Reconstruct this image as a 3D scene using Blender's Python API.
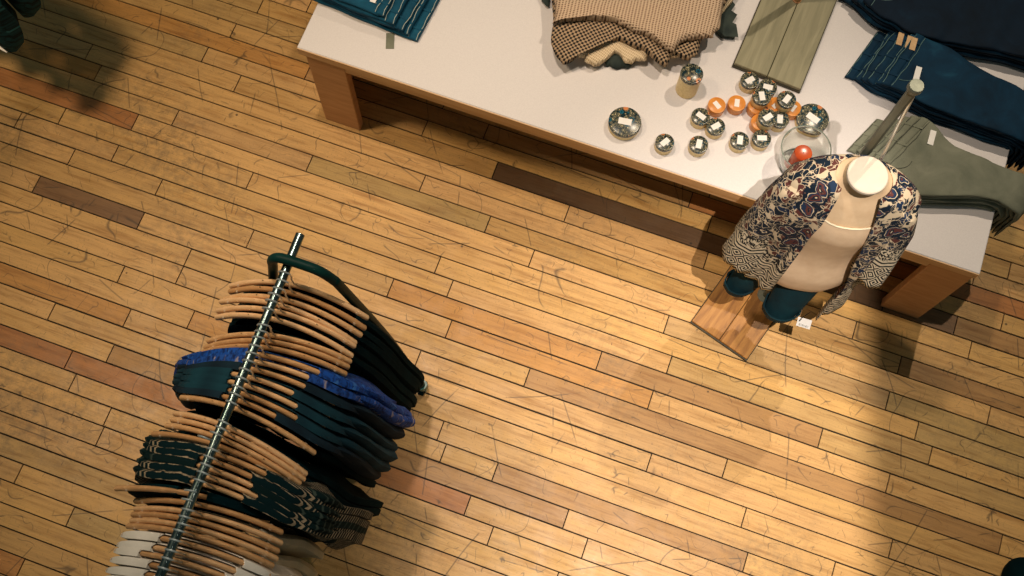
import bpy, bmesh, math, random
from mathutils import Vector, Matrix, noise
for o in list(bpy.data.objects): bpy.data.objects.remove(o)
S = bpy.context.scene; COL = S.collection; PI = math.pi
sin, cos, rad = math.sin, math.cos, math.radians
random.seed(7)

# ------------------------------------------------------------------ camera
CAM_H = 4.4; F = 1101.6
RW = Matrix(((0.94161077, 0.3361853, 0.01867073), (-0.32586282, 0.89593499, 0.30185081), (0.08475005, -0.29031007, 0.95317233)))
cd = bpy.data.cameras.new('camera'); cam = bpy.data.objects.new('camera', cd); COL.objects.link(cam)
cd.sensor_width = 36; cd.lens = F * 36 / 1024; cd.clip_start = .05
cam.matrix_world = Matrix.Translation((0, 0, CAM_H)) @ RW.transposed().to_4x4()
S.camera = cam
# ------------------------------------------------------------------ light
S.view_settings.view_transform = 'Standard'; S.view_settings.look = 'None'
S.view_settings.gamma = 1; S.view_settings.use_curve_mapping = False
S.view_settings.exposure = 0.0
w = bpy.data.worlds.new('world'); S.world = w; w.use_nodes = True
w.node_tree.nodes['Background'].inputs[0].default_value = (.52, .66, .60, 1)
w.node_tree.nodes['Background'].inputs[1].default_value = .13
def spot(name, loc, aim, power, size, blend, radius, col):
    l = bpy.data.lights.new(name, 'SPOT'); l.energy = power; l.spot_size = rad(size); l.spot_blend = blend
    l.shadow_soft_size = radius; l.color = col
    o = bpy.data.objects.new(name, l); COL.objects.link(o); o.location = loc
    o.rotation_euler = (Vector(aim) - Vector(loc)).to_track_quat('-Z', 'Y').to_euler()
    return o
WARM = (1.0, .79, .58)
spot('ceiling_spot', (-1.3, 1.9, 5.6), (-.05, 1.25, 0), 450, 53, .9, .12, (1, .82, .64))
spot('ceiling_spot', (1.1, 3.8, 5.4), (.9, 1.9, .3), 430, 57, .9, .03, (1, .83, .63))
spot('ceiling_spot', (.55, .2, 5.4), (1.2, .85, 0), 1250, 43, .9, .014, (1, .88, .76))
spot('ceiling_spot', (-2.9, .9, 5.2), (-1.8, 1.4, 0), 520, 60, 1, .28, (1, .76, .50))

# ------------------------------------------------------------------ helpers
def at(px, py, z=0.0):
    """the place at height z that the photograph shows at this pixel"""
    d = RW.transposed() @ Vector(((px - 512) / F, -(py - 288) / F, -1))
    t = (z - CAM_H) / d.z
    return Vector((d.x * t, d.y * t, z))

class MB:
    def __init__(s): s.v = []; s.f = []; s.uv = None
    def quadring(s, rings, closed=True, cap0=False, cap1=False):
        n = len(rings[0]); b = len(s.v)
        for r in rings: s.v += [Vector(p) for p in r]
        for i in range(len(rings) - 1):
            for j in range(n if closed else n - 1):
                k = (j + 1) % n
                s.f.append((b + i*n + j, b + i*n + k, b + (i+1)*n + k, b + (i+1)*n + j))
        if cap0: s.f.append(tuple(b + j for j in range(n))[::-1])
        if cap1: s.f.append(tuple(b + (len(rings)-1)*n + j for j in range(n)))
        return s
    def box(s, x0, x1, y0, y1, z0, z1, bev=0.0):
        if bev <= 0:
            b = len(s.v)
            s.v += [Vector(p) for p in ((x0,y0,z0),(x1,y0,z0),(x1,y1,z0),(x0,y1,z0),(x0,y0,z1),(x1,y0,z1),(x1,y1,z1),(x0,y1,z1))]
            s.f += [tuple(b + i for i in q) for q in ((3,2,1,0),(4,5,6,7),(0,1,5,4),(1,2,6,5),(2,3,7,6),(3,0,4,7))]
            return s
        def ring(e, z): return [(x0+e,y0,z),(x1-e,y0,z),(x1,y0+e,z),(x1,y1-e,z),(x1-e,y1,z),(x0+e,y1,z),(x0,y1-e,z),(x0,y0+e,z)]
        def ins(e, z): return [(x0+e+bev,y0+bev,z),(x1-e-bev,y0+bev,z),(x1-bev,y0+e+bev,z),(x1-bev,y1-e-bev,z),(x1-e-bev,y1-bev,z),(x0+e+bev,y1-bev,z),(x0+bev,y1-e-bev,z),(x0+bev,y0+e+bev,z)]
        e = bev
        return s.quadring([ins(e*.4, z0), ring(e, z0+bev), ring(e, z1-bev), ins(e*.4, z1)], True, True, True)
    def tube(s, pts, r, n=10, cap=True):
        pts = [Vector(p) for p in pts]; rs = r if isinstance(r, (list, tuple)) else [r]*len(pts)
        up = None; rings = []
        for i, p in enumerate(pts):
            t = (pts[min(i+1, len(pts)-1)] - pts[max(i-1, 0)]).normalized()
            if up is None:
                up = t.orthogonal().normalized()
            else:
                up = (up - t * up.dot(t)).normalized()
            sd = t.cross(up)
            rings.append([p + (up*cos(2*PI*j/n) + sd*sin(2*PI*j/n))*rs[i] for j in range(n)])
        return s.quadring(rings, True, cap, cap)
    def lathe(s, prof, c=(0,0,0), n=28, cap0=True, cap1=True):
        c = Vector(c)
        rings = [[c + Vector((r*cos(2*PI*j/n), r*sin(2*PI*j/n), z)) for j in range(n)] for r, z in prof]
        return s.quadring(rings, True, cap0, cap1)
    def build(s, name, m, parent=None, smooth=True, M=None, angle=40):
        me = bpy.data.meshes.new(name); me.from_pydata([tuple(M @ p if M else p) for p in s.v], [], s.f)
        if s.uv:
            ul = me.uv_layers.new(name='UVMap')
            for lp in me.loops: ul.data[lp.index].uv = s.uv[lp.vertex_index]
        me.update()
        bm = bmesh.new(); bm.from_mesh(me); bmesh.ops.recalc_face_normals(bm, faces=bm.faces)
        bm.to_mesh(me); bm.free()
        if smooth:
            for p in me.polygons: p.use_smooth = True
            try: me.set_sharp_from_angle(angle=rad(angle))
            except Exception: pass
        me.materials.append(m)
        o = bpy.data.objects.new(name, me); COL.objects.link(o)
        if parent: o.parent = parent
        return o

def spline(pts, n=6):
    """smooth curve through points"""
    P = [Vector(p) for p in pts]; out = []
    for i in range(len(P) - 1):
        a = P[max(i-1, 0)]; b = P[i]; c = P[i+1]; d = P[min(i+2, len(P)-1)]
        for k in range(n):
            t = k / n
            out.append(.5*((2*b) + (c-a)*t + (2*a-5*b+4*c-d)*t*t + (3*b-a-3*c+d)*t**3))
    out.append(P[-1]); return out

def tag(o, label=None, cat=None, group=None, kind=None):
    if label: o['label'] = label
    if cat: o['category'] = cat
    if group: o['group'] = group
    if kind: o['kind'] = kind
    return o
def thing(name, label, cat, loc=(0,0,0), rz=0, group=None):
    o = bpy.data.objects.new(name, None); COL.objects.link(o); o.location = loc; o.rotation_euler = (0, 0, rz)
    o.empty_display_size = .05
    return tag(o, label, cat, group)
def copy_tree(o, parent=None):
    c = o.copy(); COL.objects.link(c); c.parent = parent
    for ch in list(o.children): copy_tree(ch, c)
    return c
def nz(x, y=0, z=0, s=1.0): return noise.noise(Vector((x*s + 11.3, y*s + 4.7, z*s + 2.1)))

# ------------------------------------------------------------------ materials
class NT:
    def __init__(s, name, rough=.6, metal=0.0, spec=.5):
        s.m = bpy.data.materials.new(name); s.m.use_nodes = True; s.t = s.m.node_tree; s.n = s.t.nodes
        s.b = s.n['Principled BSDF']; s.b.inputs['Roughness'].default_value = rough; s.b.inputs['Metallic'].default_value = metal
        s.b.inputs['Specular IOR Level'].default_value = spec
        s.tc = s.n.new('ShaderNodeTexCoord')
    def l(s, a, b): s.t.links.new(a, b)
    def co(s, scale=(1,1,1), kind='Object', rot=(0,0,0), loc=(0,0,0)):
        m = s.n.new('ShaderNodeMapping'); s.l(s.tc.outputs[kind], m.inputs[0])
        m.inputs['Scale'].default_value = scale; m.inputs['Rotation'].default_value = rot; m.inputs['Location'].default_value = loc
        return m.outputs[0]
    def noise(s, co, scale, detail=3, rough=.55, dist=0, out='Fac'):
        n = s.n.new('ShaderNodeTexNoise'); s.l(co, n.inputs['Vector'])
        n.inputs['Scale'].default_value = scale; n.inputs['Detail'].default_value = detail
        n.inputs['Roughness'].default_value = rough; n.inputs['Distortion'].default_value = dist
        return n.outputs[out]
    def vor(s, co, scale, out='Distance', feature='F1', rnd=1.0):
        n = s.n.new('ShaderNodeTexVoronoi'); n.feature = feature; s.l(co, n.inputs['Vector']); n.inputs['Scale'].default_value = scale
        n.inputs['Randomness'].default_value = rnd
        return n.outputs[out]
    def wave(s, co, scale, dist=0, dscale=1, direction='X', kind='BANDS'):
        n = s.n.new('ShaderNodeTexWave'); s.l(co, n.inputs['Vector']); n.wave_type = kind
        if kind == 'BANDS': n.bands_direction = direction
        n.inputs['Scale'].default_value = scale; n.inputs['Distortion'].default_value = dist; n.inputs['Detail Scale'].default_value = dscale
        return n.outputs['Fac']
    def ramp(s, f, stops, interp='LINEAR'):
        r = s.n.new('ShaderNodeValToRGB'); s.l(f, r.inputs[0]); e = r.color_ramp.elements; r.color_ramp.interpolation = interp
        while len(e) < len(stops): e.new(.5)
        for i, (p, c) in enumerate(stops):
            e[i].position = p; e[i].color = (c, c, c, 1) if isinstance(c, (int, float)) else (*c, 1)
        return r.outputs[0]
    def mix(s, a, b, f, mode='MIX'):
        m = s.n.new('ShaderNodeMix'); m.data_type = 'RGBA'; m.blend_type = mode
        for k, v in ((0, f), (6, a), (7, b)):
            sock = m.inputs[k]
            if isinstance(v, (int, float)): sock.default_value = v if k == 0 else (v, v, v, 1)
            elif isinstance(v, tuple): sock.default_value = (*v, 1)
            else: s.l(v, sock)
        return m.outputs[2]
    def math(s, op, a, b=0.0, c=None):
        m = s.n.new('ShaderNodeMath'); m.operation = op
        for i, v in enumerate((a, b) if c is None else (a, b, c)):
            if isinstance(v, (int, float)): m.inputs[i].default_value = v
            else: s.l(v, m.inputs[i])
        return m.outputs[0]
    def attr(s, name):
        a = s.n.new('ShaderNodeAttribute'); a.attribute_name = name; return a.outputs['Color']
    def rnd(s): return s.n.new('ShaderNodeObjectInfo').outputs['Random']
    def color(s, c):
        if isinstance(c, tuple): s.b.inputs['Base Color'].default_value = (*c, 1)
        else: s.l(c, s.b.inputs['Base Color'])
        return s
    def bump(s, h, strength=.3, dist=.002):
        b = s.n.new('ShaderNodeBump'); b.inputs['Strength'].default_value = strength; b.inputs['Distance'].default_value = dist
        s.l(h, b.inputs['Height']); s.l(b.outputs[0], s.b.inputs['Normal']); return s

def mottled(name, c1, c2, scale=8, rough=.6, metal=0, bump=0, bscale=120, stretch=(1,1,1), kind='Object', rnd=0.0, spec=.5):
    n = NT(name, rough, metal, spec); co = n.co(stretch, kind)
    f = n.noise(co, scale, 4)
    if rnd: f = n.math('ADD', f, n.math('MULTIPLY', n.math('SUBTRACT', n.rnd(), .5), rnd))
    n.color(n.ramp(f, [(.32, c1), (.68, c2)]))
    if bump: n.bump(n.noise(co, bscale, 2), bump)
    return n.m

def make_floor_mat():
    n = NT('maple_floorboards', .42, 0, .35)
    base = n.attr('tone'); co = n.co()
    seed = n.attr('shift')
    off = n.n.new('ShaderNodeVectorMath'); off.operation = 'MULTIPLY_ADD'
    n.l(seed, off.inputs[0]); off.inputs[1].default_value = (7, 7, 7); n.l(co, off.inputs[2])
    vm = n.n.new('ShaderNodeMapping'); n.l(off.outputs[0], vm.inputs[0]); vm.inputs['Scale'].default_value = (1.3, 16, 1)
    g = n.noise(vm.outputs[0], 3.2, 6, .62, .4)
    c = n.mix(base, n.ramp(g, [(.28, (.66, .56, .42)), (.5, (1, 1, 1)), (.75, (1.16, 1.14, 1.08))]), 1.0, 'MULTIPLY')
    vm2 = n.n.new('ShaderNodeMapping'); n.l(off.outputs[0], vm2.inputs[0]); vm2.inputs['Scale'].default_value = (3, 60, 1)
    g2 = n.noise(vm2.outputs[0], 3.0, 4, .7)
    c = n.mix(c, n.ramp(g2, [(.3, .80), (.6, 1.0)]), .8, 'MULTIPLY')
    # worn, grey-brown traffic grime in big soft patches
    grime = n.ramp(n.noise(co, 1.15, 5, .6, .3), [(.48, 0.0), (.66, 1.0)])
    sp = n.ramp(n.noise(co, 26, 5, .75), [(.42, 0.0), (.66, 1.0)])
    c = n.mix(c, (.16, .11, .06), n.math('MULTIPLY', n.math('MULTIPLY', grime, sp), .66))
    # fine dark fleck
    fl = n.ramp(n.noise(co, 110, 3, .75), [(.58, 0.0), (.70, 1.0)])
    c = n.mix(c, (.13, .08, .04), n.math('MULTIPLY', fl, .50))
    # black nail holes and knots
    kn = n.ramp(n.vor(co, 5.2), [(.0, 1.0), (.022, 1.0), (.034, 0.0)])
    c = n.mix(c, (.03, .02, .01), n.math('MULTIPLY', kn, .8))
    # long curving scratches: thin level lines of a soft noise, broken up
    def scratch(scale, w, loc, lo, amt, cc):
        nonlocal c
        co2 = n.co((1, 1, 1), 'Object', (0, 0, .7), loc)
        a = n.math('ABSOLUTE', n.math('SUBTRACT', n.noise(co2, scale, 1.5, .4, .2), .5))
        line = n.ramp(a, [(0, 1.0), (w, 0.0)])
        msk = n.ramp(n.noise(co2, scale*1.7, 2), [(lo, 0.0), (lo+.05, 1.0)])
        c = n.mix(c, cc, n.math('MULTIPLY', n.math('MULTIPLY', line, msk), amt))
    dk = (.05, .035, .02)
    scratch(2.6, .0019, (8, 5, 0), .54, .7, dk)
    scratch(5.5, .0042, (1, 9, 0), .58, .65, dk)
    scratch(3.7, .0026, (14, 2, 0), .57, .6, dk)
    scratch(8.5, .0060, (4, 7, 0), .55, .75, dk)
    scratch(6.2, .0045, (9, 12, 0), .56, .75, dk)
    # straight scratches, in short broken runs at several angles
    for k, (an, fr) in enumerate(((.35, 2.3), (1.15, 2.9), (1.9, 1.7), (2.6, 3.1), (-.25, 2.1), (1.62, 3.7))):
        cr = n.co((1, 1, 1), 'Object', (0, 0, an), (k*3.1, k*1.7, 0))
        sx_ = n.n.new('ShaderNodeSeparateXYZ'); n.l(cr, sx_.inputs[0])
        xx = n.math('ADD', sx_.outputs[0], n.math('MULTIPLY', n.noise(cr, 1.4, 1), .12))
        fr_ = n.math('FRACT', n.math('MULTIPLY', xx, fr))
        ln = n.ramp(n.math('ABSOLUTE', n.math('SUBTRACT', fr_, .5)), [(0, 1.0), (.0035*fr/2, .8), (.006*fr/2, 0.0)])
        mk = n.ramp(n.noise(cr, 3.3, 3, .6), [(.55, 0.0), (.58, 1.0)])
        c = n.mix(c, dk, n.math('MULTIPLY', n.math('MULTIPLY', ln, mk), .62))
    # short scuffs
    co3 = n.co((9, 1.6, 1), 'Object', (0, 0, .9)); co4 = n.co((9, 1.6, 1), 'Object', (0, 0, -.5))
    for cc in (co3, co4):
        sc = n.ramp(n.noise(cc, 11, 2, .5), [(.735, 0.0), (.765, 1.0)])
        c = n.mix(c, dk, n.math('MULTIPLY', sc, .6))
    n.color(c)
    n.l(n.ramp(n.noise(co, 9, 5, .7), [(.3, .34), (.7, .58)]), n.b.inputs['Roughness'])
    n.bump(g2, .12, .001)
    return n.m

def wood(name, c1, c2, c3, rough=.45, scale=(1.5, 22, 22), ns=3, rnd=0.0, kind='Object', spec=.4):
    n = NT(name, rough, 0, spec); co = n.co(scale, kind)
    f = n.noise(co, ns, 5, .6, .8)
    if rnd: f = n.math('ADD', f, n.math('MULTIPLY', n.math('SUBTRACT', n.rnd(), .5), rnd))
    n.color(n.ramp(f, [(.25, c1), (.5, c2), (.75, c3)])); n.bump(f, .15, .001)
    return n.m

MT = {}
MT['floor'] = make_floor_mat()
MT['gap'] = mottled('board_gap_dirt', (.012,.008,.004), (.03,.02,.01), 20, .95)
MT['laminate'] = mottled('white_table_laminate', (.66,.62,.615), (.72,.68,.67), 260, .55, spec=.25)
MT['oak'] = wood('pale_orange_wood', (.42,.20,.085), (.52,.27,.12), (.60,.33,.16), .5, (2, 2, 14))
MT['oak_edge'] = wood('pale_edge_wood', (.56,.33,.15), (.64,.40,.20), (.70,.46,.24), .5, (1.2, 14, 14))
MT['hanger'] = wood('hanger_wood', (.46,.245,.10), (.62,.365,.17), (.74,.47,.25), .42, (3, 22, 22), 3, .55)
MT['hanger_band'] = mottled('hanger_grip_band', (.60,.44,.30), (.74,.58,.42), 30, .5)
MT['chrome'] = mottled('chrome', (.75,.80,.80), (.92,.95,.93), 30, .35, .85)
MT['darkchrome'] = mottled('dark_chrome_rail', (.06,.10,.10), (.20,.26,.26), 12, .24, 1)
MT['rack'] = mottled('dark_green_rack_metal', (.002,.020,.018), (.005,.034,.030), 14, .45, .0, .05, spec=.08)
MT['caster'] = mottled('caster_hub_plastic', (.01,.09,.075), (.02,.14,.12), 30, .35)
MT['steel'] = mottled('brushed_steel', (.13,.14,.11), (.20,.21,.165), 40, .5, .6, stretch=(1,1,.1))
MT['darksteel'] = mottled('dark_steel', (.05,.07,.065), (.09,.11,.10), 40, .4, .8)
def stripes(name, scale, base, strp, width=.42, dist=1.5, kind='UV', direction='Y'):
    n = NT(name, .9, 0, .05); co = n.co((1,1,1), kind)
    f = n.wave(co, scale, dist, 1.2, direction); n2 = n.noise(co, 70, 3)
    m = n.math('MULTIPLY', n.ramp(f, [(width+.30, 0.0), (width+.42, 1.0)]), n.ramp(n2, [(.30, .25), (.55, 1.0)]))
    n.color(n.mix(base, strp, m)); n.bump(n.noise(co, 160, 2), .3); return n.m
MT['black'] = mottled('black_green_jersey', (.001,.008,.011), (.002,.015,.019), 9, .95, 0, .15, spec=.03)
MT['navy'] = mottled('navy_teal_jersey', (.003,.020,.032), (.006,.040,.058), 9, .85, 0, .2, spec=.15)
MT['ink'] = mottled('ink_blue_jersey', (.003,.010,.018), (.006,.022,.036), 9, .85, 0, .2, spec=.15)
def speck(name, a, b, c, scale=110):
    n = NT(name, .8, 0, .2); co = n.co((1,1,1), 'UV')
    v = n.noise(co, scale, 3, .7); c1 = n.ramp(v, [(.40, a), (.55, b)], 'LINEAR')
    d = n.ramp(n.noise(co, scale*.35, 3, .6), [(.57, 0.0), (.62, 1.0)])
    n.color(n.mix(c1, c, d)); return n.m
MT['blue'] = speck('bright_blue_print', (.002,.018,.10), (.006,.06,.31), (.03,.12,.38), 120)
MT['floralblue'] = speck('blue_floral_print', (.002,.014,.08), (.01,.06,.28), (.22,.19,.24), 90)
MT['blackrib'] = stripes('black_ribbed_knit', 9, (.004,.014,.015), (.045,.065,.055), .5, 3)
MT['stripe'] = stripes('black_knit_with_sand_stripes', 19, (.003,.014,.017), (.34,.27,.18), .32, 2.2)
MT['white'] = mottled('white_cotton', (.66,.63,.56), (.80,.76,.69), 12, .85, 0, .3, 60, spec=.15)
MT['palegreen'] = mottled('pale_cotton', (.36,.36,.28), (.52,.47,.36), 9, .85, 0, .3, 60, spec=.15)
MT['tealknit'] = speck('dark_teal_textured_knit', (.001,.012,.016), (.006,.06,.072), (.04,.19,.21), 45)
def denim(name, a, b, hi):
    n = NT(name, .8, 0, .2); co = n.co()
    f = n.noise(co, 9, 4, .6, .5); c1 = n.ramp(f, [(.3, a), (.6, b), (.8, hi)])
    tw = n.wave(n.co((1,1,1), 'Object', (0,0,.8)), 260, .3)
    n.color(n.mix(c1, n.ramp(tw, [(.2, .82), (.8, 1.1)]), .6, 'MULTIPLY')); n.bump(n.noise(co, 90, 3), .35); return n.m
MT['denim_light'] = denim('mid_blue_denim', (.002,.036,.072), (.005,.075,.135), (.02,.15,.23))
MT['denim_dark'] = denim('dark_blue_denim', (.001,.014,.032), (.002,.027,.060), (.008,.06,.11))
MT['denim_ink'] = denim('ink_denim', (.001,.006,.014), (.002,.011,.026), (.003,.021,.042))
MT['denim_teal'] = denim('teal_denim', (.002,.016,.024), (.003,.028,.038), (.025,.08,.085))
MT['twill'] = denim('grey_olive_twill', (.135,.145,.105), (.20,.205,.15), (.27,.27,.20))
MT['seam_light'] = mottled('pale_seam_thread', (.35,.42,.38), (.48,.52,.44), 90, .8)
MT['seam_teal'] = mottled('dim_seam_thread', (.06,.13,.13), (.13,.22,.20), 90, .8)
MT['seam_grey'] = mottled('grey_seam', (.04,.045,.035), (.07,.075,.055), 90, .8)
MT['tan'] = mottled('tan_leather_patch', (.50,.30,.14), (.62,.40,.20), 60, .6)
MT['paper'] = mottled('white_paper_label', (.80,.76,.72), (.86,.83,.79), 40, .6)
MT['print'] = mottled('grey_print', (.10,.10,.09), (.2,.2,.18), 400, .7)
MT['cream_jersey'] = mottled('cream_jersey', (.66,.47,.29), (.72,.53,.34), 30, .8, 0, .1, 200, spec=.2)
MT['tank'] = mottled('ivory_tank_jersey', (.69,.50,.33), (.75,.56,.38), 30, .85, 0, .12, 160, spec=.2)
MT['ivory'] = mottled('ivory_disc', (.60,.52,.43), (.64,.56,.46), 40, .9, spec=.1)
MT['binding'] = mottled('neck_binding', (.72,.62,.44), (.78,.68,.50), 60, .7)
MT['amber'] = mottled('amber_orange_tin', (.62,.22,.035), (.78,.31,.06), 30, .35)
MT['gold'] = mottled('gold_tin_side', (.66,.50,.22), (.82,.64,.32), 120, .42, .25, .3, 200)
def lidmat(name, scale):
    n = NT(name, .25, 0, .5); co = n.co()
    d = n.vor(co, scale); ck = n.vor(co, scale, 'Color')
    sep = n.n.new('ShaderNodeSeparateColor'); n.l(ck, sep.inputs[0])
    rings = n.ramp(d, [(0, (.35,.05,.01)), (.12, (.03,.01,.01)), (.18, (.62,.22,.08)), (.30, (.45,.18,.07)), (.34, (.008,.018,.02))], 'CONSTANT')
    teal = n.ramp(d, [(0, (.45,.40,.22)), (.10, (.005,.03,.05)), (.22, (.01,.10,.15)), (.30, (.005,.02,.025))], 'CONSTANT')
    pick = n.math('GREATER_THAN', sep.outputs[0], .68)
    c = n.mix(teal, rings, pick)
    dk = n.vor(co, scale*3.2); dots = n.ramp(dk, [(0, 1.0), (.20, 1.0), (.27, 0.0), (.43, 0.0), (.50, .6), (.58, 0.0)])
    far = n.ramp(d, [(.30, 0.0), (.34, 1.0)])
    c = n.mix(c, (.55,.46,.26), n.math('MULTIPLY', dots, far))
    n.color(c); return n.m
MT['lid_big'] = lidmat('floral_lid', 27)
MT['lid'] = lidmat('floral_small_lid', 46)
def kimono_mat():
    n = NT('navy_and_cream_floral_print', .8, 0, .2); co = n.co((1,1,1), 'UV')
    ds = n.n.new('ShaderNodeVectorMath'); ds.operation = 'MULTIPLY_ADD'
    n.l(n.noise(co, 16, 2, .5, 0, 'Color'), ds.inputs[0]); ds.inputs[1].default_value = (.045, .045, .045); n.l(co, ds.inputs[2])
    v = ds.outputs[0]
    obc = n.co(); ds2 = n.n.new('ShaderNodeVectorMath'); ds2.operation = 'MULTIPLY_ADD'
    n.l(n.noise(obc, 20, 2, .5, 0, 'Color'), ds2.inputs[0]); ds2.inputs[1].default_value = (.06, .06, .06); n.l(obc, ds2.inputs[2]); v = ds2.outputs[0]
    big = n.vor(v, 10.5)
    navy = (.005, .013, .026); cream = (.57, .46, .32); red = (.095, .030, .026); blue = (.012, .028, .066)
    cell = n.vor(v, 38, 'Distance', 'DISTANCE_TO_EDGE'); ck = n.vor(v, 38, 'Color')
    sp0 = n.n.new('ShaderNodeSeparateColor'); n.l(ck, sp0.inputs[0])
    isl = n.ramp(sp0.outputs[0], [(0, navy), (.52, red), (.72, blue), (.90, cream)], 'CONSTANT')
    leaves = n.mix(cream, isl, n.ramp(cell, [(.03, 0.0), (.055, 1.0)]))
    leaves = n.mix(leaves, cream, n.ramp(n.math('ABSOLUTE', n.math('SUBTRACT', n.noise(v, 30, 1, .5, .8), .5)), [(.008, 1.0), (.016, 0.0)]))
    flower = n.ramp(big, [(0, cream), (.05, navy), (.10, red), (.17, blue), (.22, cream), (.24, navy), (.36, navy)], 'CONSTANT')
    pet = n.ramp(n.vor(v, 80), [(.15, 1.0), (.25, 0.0)])
    flower = n.mix(flower, (.22, .12, .09), n.math('MULTIPLY', pet, .7))
    c = n.mix(flower, leaves, n.ramp(big, [(.33, 0.0), (.36, 1.0)]))
    # border: rows of diamonds towards the hem (UV v small)
    sp = n.n.new('ShaderNodeSeparateXYZ'); n.l(co, sp.inputs[0])
    def tri(x, k):
        return n.math('MULTIPLY', n.math('ABSOLUTE', n.math('SUBTRACT', n.math('FRACT', n.math('MULTIPLY', x, k)), .5)), 2)
    dd = n.math('ADD', tri(sp.outputs[0], 13), tri(sp.outputs[1], 13))
    dia = n.ramp(n.math('FRACT', n.math('MULTIPLY', dd, 2.1)), [(0, (.012,.014,.016)), (.50, (.012,.014,.016)), (.56, (.66,.57,.42))], 'LINEAR')
    lin = n.ramp(n.math('FRACT', n.math('MULTIPLY', sp.outputs[1], 42)), [(0, (.012,.014,.016)), (.42, (.66,.57,.42))], 'CONSTANT')
    scr = n.ramp(n.noise(co, 36, 1, .5, 2.5), [(.50, (.012,.014,.016)), (.54, (.66,.57,.42))])
    c = n.mix(c, scr, n.ramp(sp.outputs[1], [(.255, 1.0), (.265, 0.0)]))
    c = n.mix(c, lin, n.ramp(sp.outputs[1], [(.185, 1.0), (.19, 0.0)]))
    c = n.mix(c, dia, n.ramp(sp.outputs[1], [(.135, 1.0), (.14, 0.0)]))
    n.color(c); return n.m
MT['kimono'] = kimono_mat()
def knit(name, a, b, sx, sy, rot=0.0, lo=.28, hi=.52):
    n = NT(name, .9, 0, .1); co = n.co((1,1,1), 'Object', (0,0,rot))
    wv = n.n.new('ShaderNodeVectorMath'); wv.operation = 'MULTIPLY_ADD'
    n.l(n.noise(co, 6, 2, .5, 0, 'Color'), wv.inputs[0]); wv.inputs[1].default_value = (.02,.02,.02); n.l(co, wv.inputs[2])
    x = n.wave(wv.outputs[0], sx, .6, 1, 'X'); y = n.wave(wv.outputs[0], sy, .6, 1, 'Y')
    f = n.math('MULTIPLY', n.math('ADD', x, y), .5)
    f = n.math('ADD', f, n.math('MULTIPLY', n.math('SUBTRACT', n.noise(co, 120, 2), .5), .35))
    n.color(n.ramp(f, [(lo, a), (hi, b)])); n.bump(f, .7, .004); return n.m
MT['knit_tan'] = knit('tan_open_knit', (.13,.07,.04), (.62,.45,.31), 26, 40, -.1, .16, .46)
MT['knit_brown'] = knit('brown_and_black_basket_knit', (.015,.015,.015), (.42,.29,.18), 24, 24, .75, .36, .62)
MT['knit_cream'] = knit('cream_rib_knit', (.42,.29,.15), (.76,.60,.40), 45, 30, .3, .05, .5)
MT['knit_green'] = mottled('dark_green_knit', (.012,.022,.02), (.04,.055,.045), 20, .9, 0, .4)
MT['ply_grey'] = wood('grey_green_weathered_board', (.20,.185,.11), (.27,.245,.15), (.33,.30,.19), .6, (16, 1.6, 10), 3)
MT['ply_brown'] = wood('walnut_brown_board', (.16,.062,.014), (.36,.160,.036), (.47,.23,.058), .45, (14, 1.8, 10), 3.2)
MT['blackedge'] = mottled('dark_board_edge', (.03,.025,.015), (.07,.06,.035), 30, .7)
MT['candle'] = mottled('amber_red_wax', (.36,.04,.008), (.55,.10,.02), 12, .2)
g = NT('clear_glass', .02); g.b.inputs['Transmission Weight'].default_value = 1; g.b.inputs['IOR'].default_value = 1.35; g.color((.94,.97,.93)); MT['glass'] = g.m
MT['glass_edge'] = mottled('green_tinted_glass_edge', (.16,.20,.16), (.24,.29,.24), 20, .12)

# ------------------------------------------------------------------ floor
LINES = [.3145, .392, .475, .555, .634, .717, .799, .877, .960, 1.042, 1.124, 1.210, 1.289, 1.369, 1.451, 1.533, 1.613, 1.695, 1.776, 1.862, 1.941, 2.018, 2.094]
PITCH = .081
while LINES[0] > -1.6: LINES.insert(0, LINES[0] - PITCH)
while LINES[-1] < 4.4: LINES.append(LINES[-1] + PITCH)
def row_of(y):
    for i in range(len(LINES) - 1):
        if LINES[i] <= y < LINES[i+1]: return i
JOINTS = {}
for x, y in ((-1.98,2.05),(-2.048,1.9),(.308,1.9),(1.589,1.9),(-2.537,1.73),(.34,1.73),(-.283,1.73),(-2.454,1.65),(-.914,1.65),(1.012,1.65),
             (-2.196,1.5),(-.358,1.5),(-2.04,1.57),(-1.406,1.57),(-.585,1.57),(-.641,1.82),(1.1,1.82),(1.406,1.82),(-.72,1.33),(-2.212,1.33),(1.355,1.33),
             (.265,1.41),(-2.38,1.25),(-1.967,1.25),(.05,1.17),(.993,1.17),(-2.463,1.08),(-.578,1.08),(.299,1.08),(-1.718,1.0),(-.205,1.0),(1.772,1.0),
             (.663,.92),(-1.947,.84),(.37,.84),(-1.592,.76),(.788,.76),(-1.841,.67),(-2.144,.6),(-.197,.6),(-1.84,.52),(.128,.52),(.234,.43),(-.254,.43),(-1.93,.35),(-.129,.35)):
    JOINTS.setdefault(row_of(y), []).append(x)
for px, py in ((142,218),(389,291),(834,568),(18,475),(70,517),(191,530),(443,424),(62,116),(18,120),(451,286),(250,239),(445,448)):
    p = at(px, py); JOINTS.setdefault(row_of(p.y), []).append(p.x)
LT = (.605, .350, .122); ORG = (.52, .255, .066); RED = (.42, .170, .048); BRN = (.41, .220, .076); DRK = (.22, .112, .045); OLV = (.50, .305, .108)
TONES = []   # (pixel on the board, tone)
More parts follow.
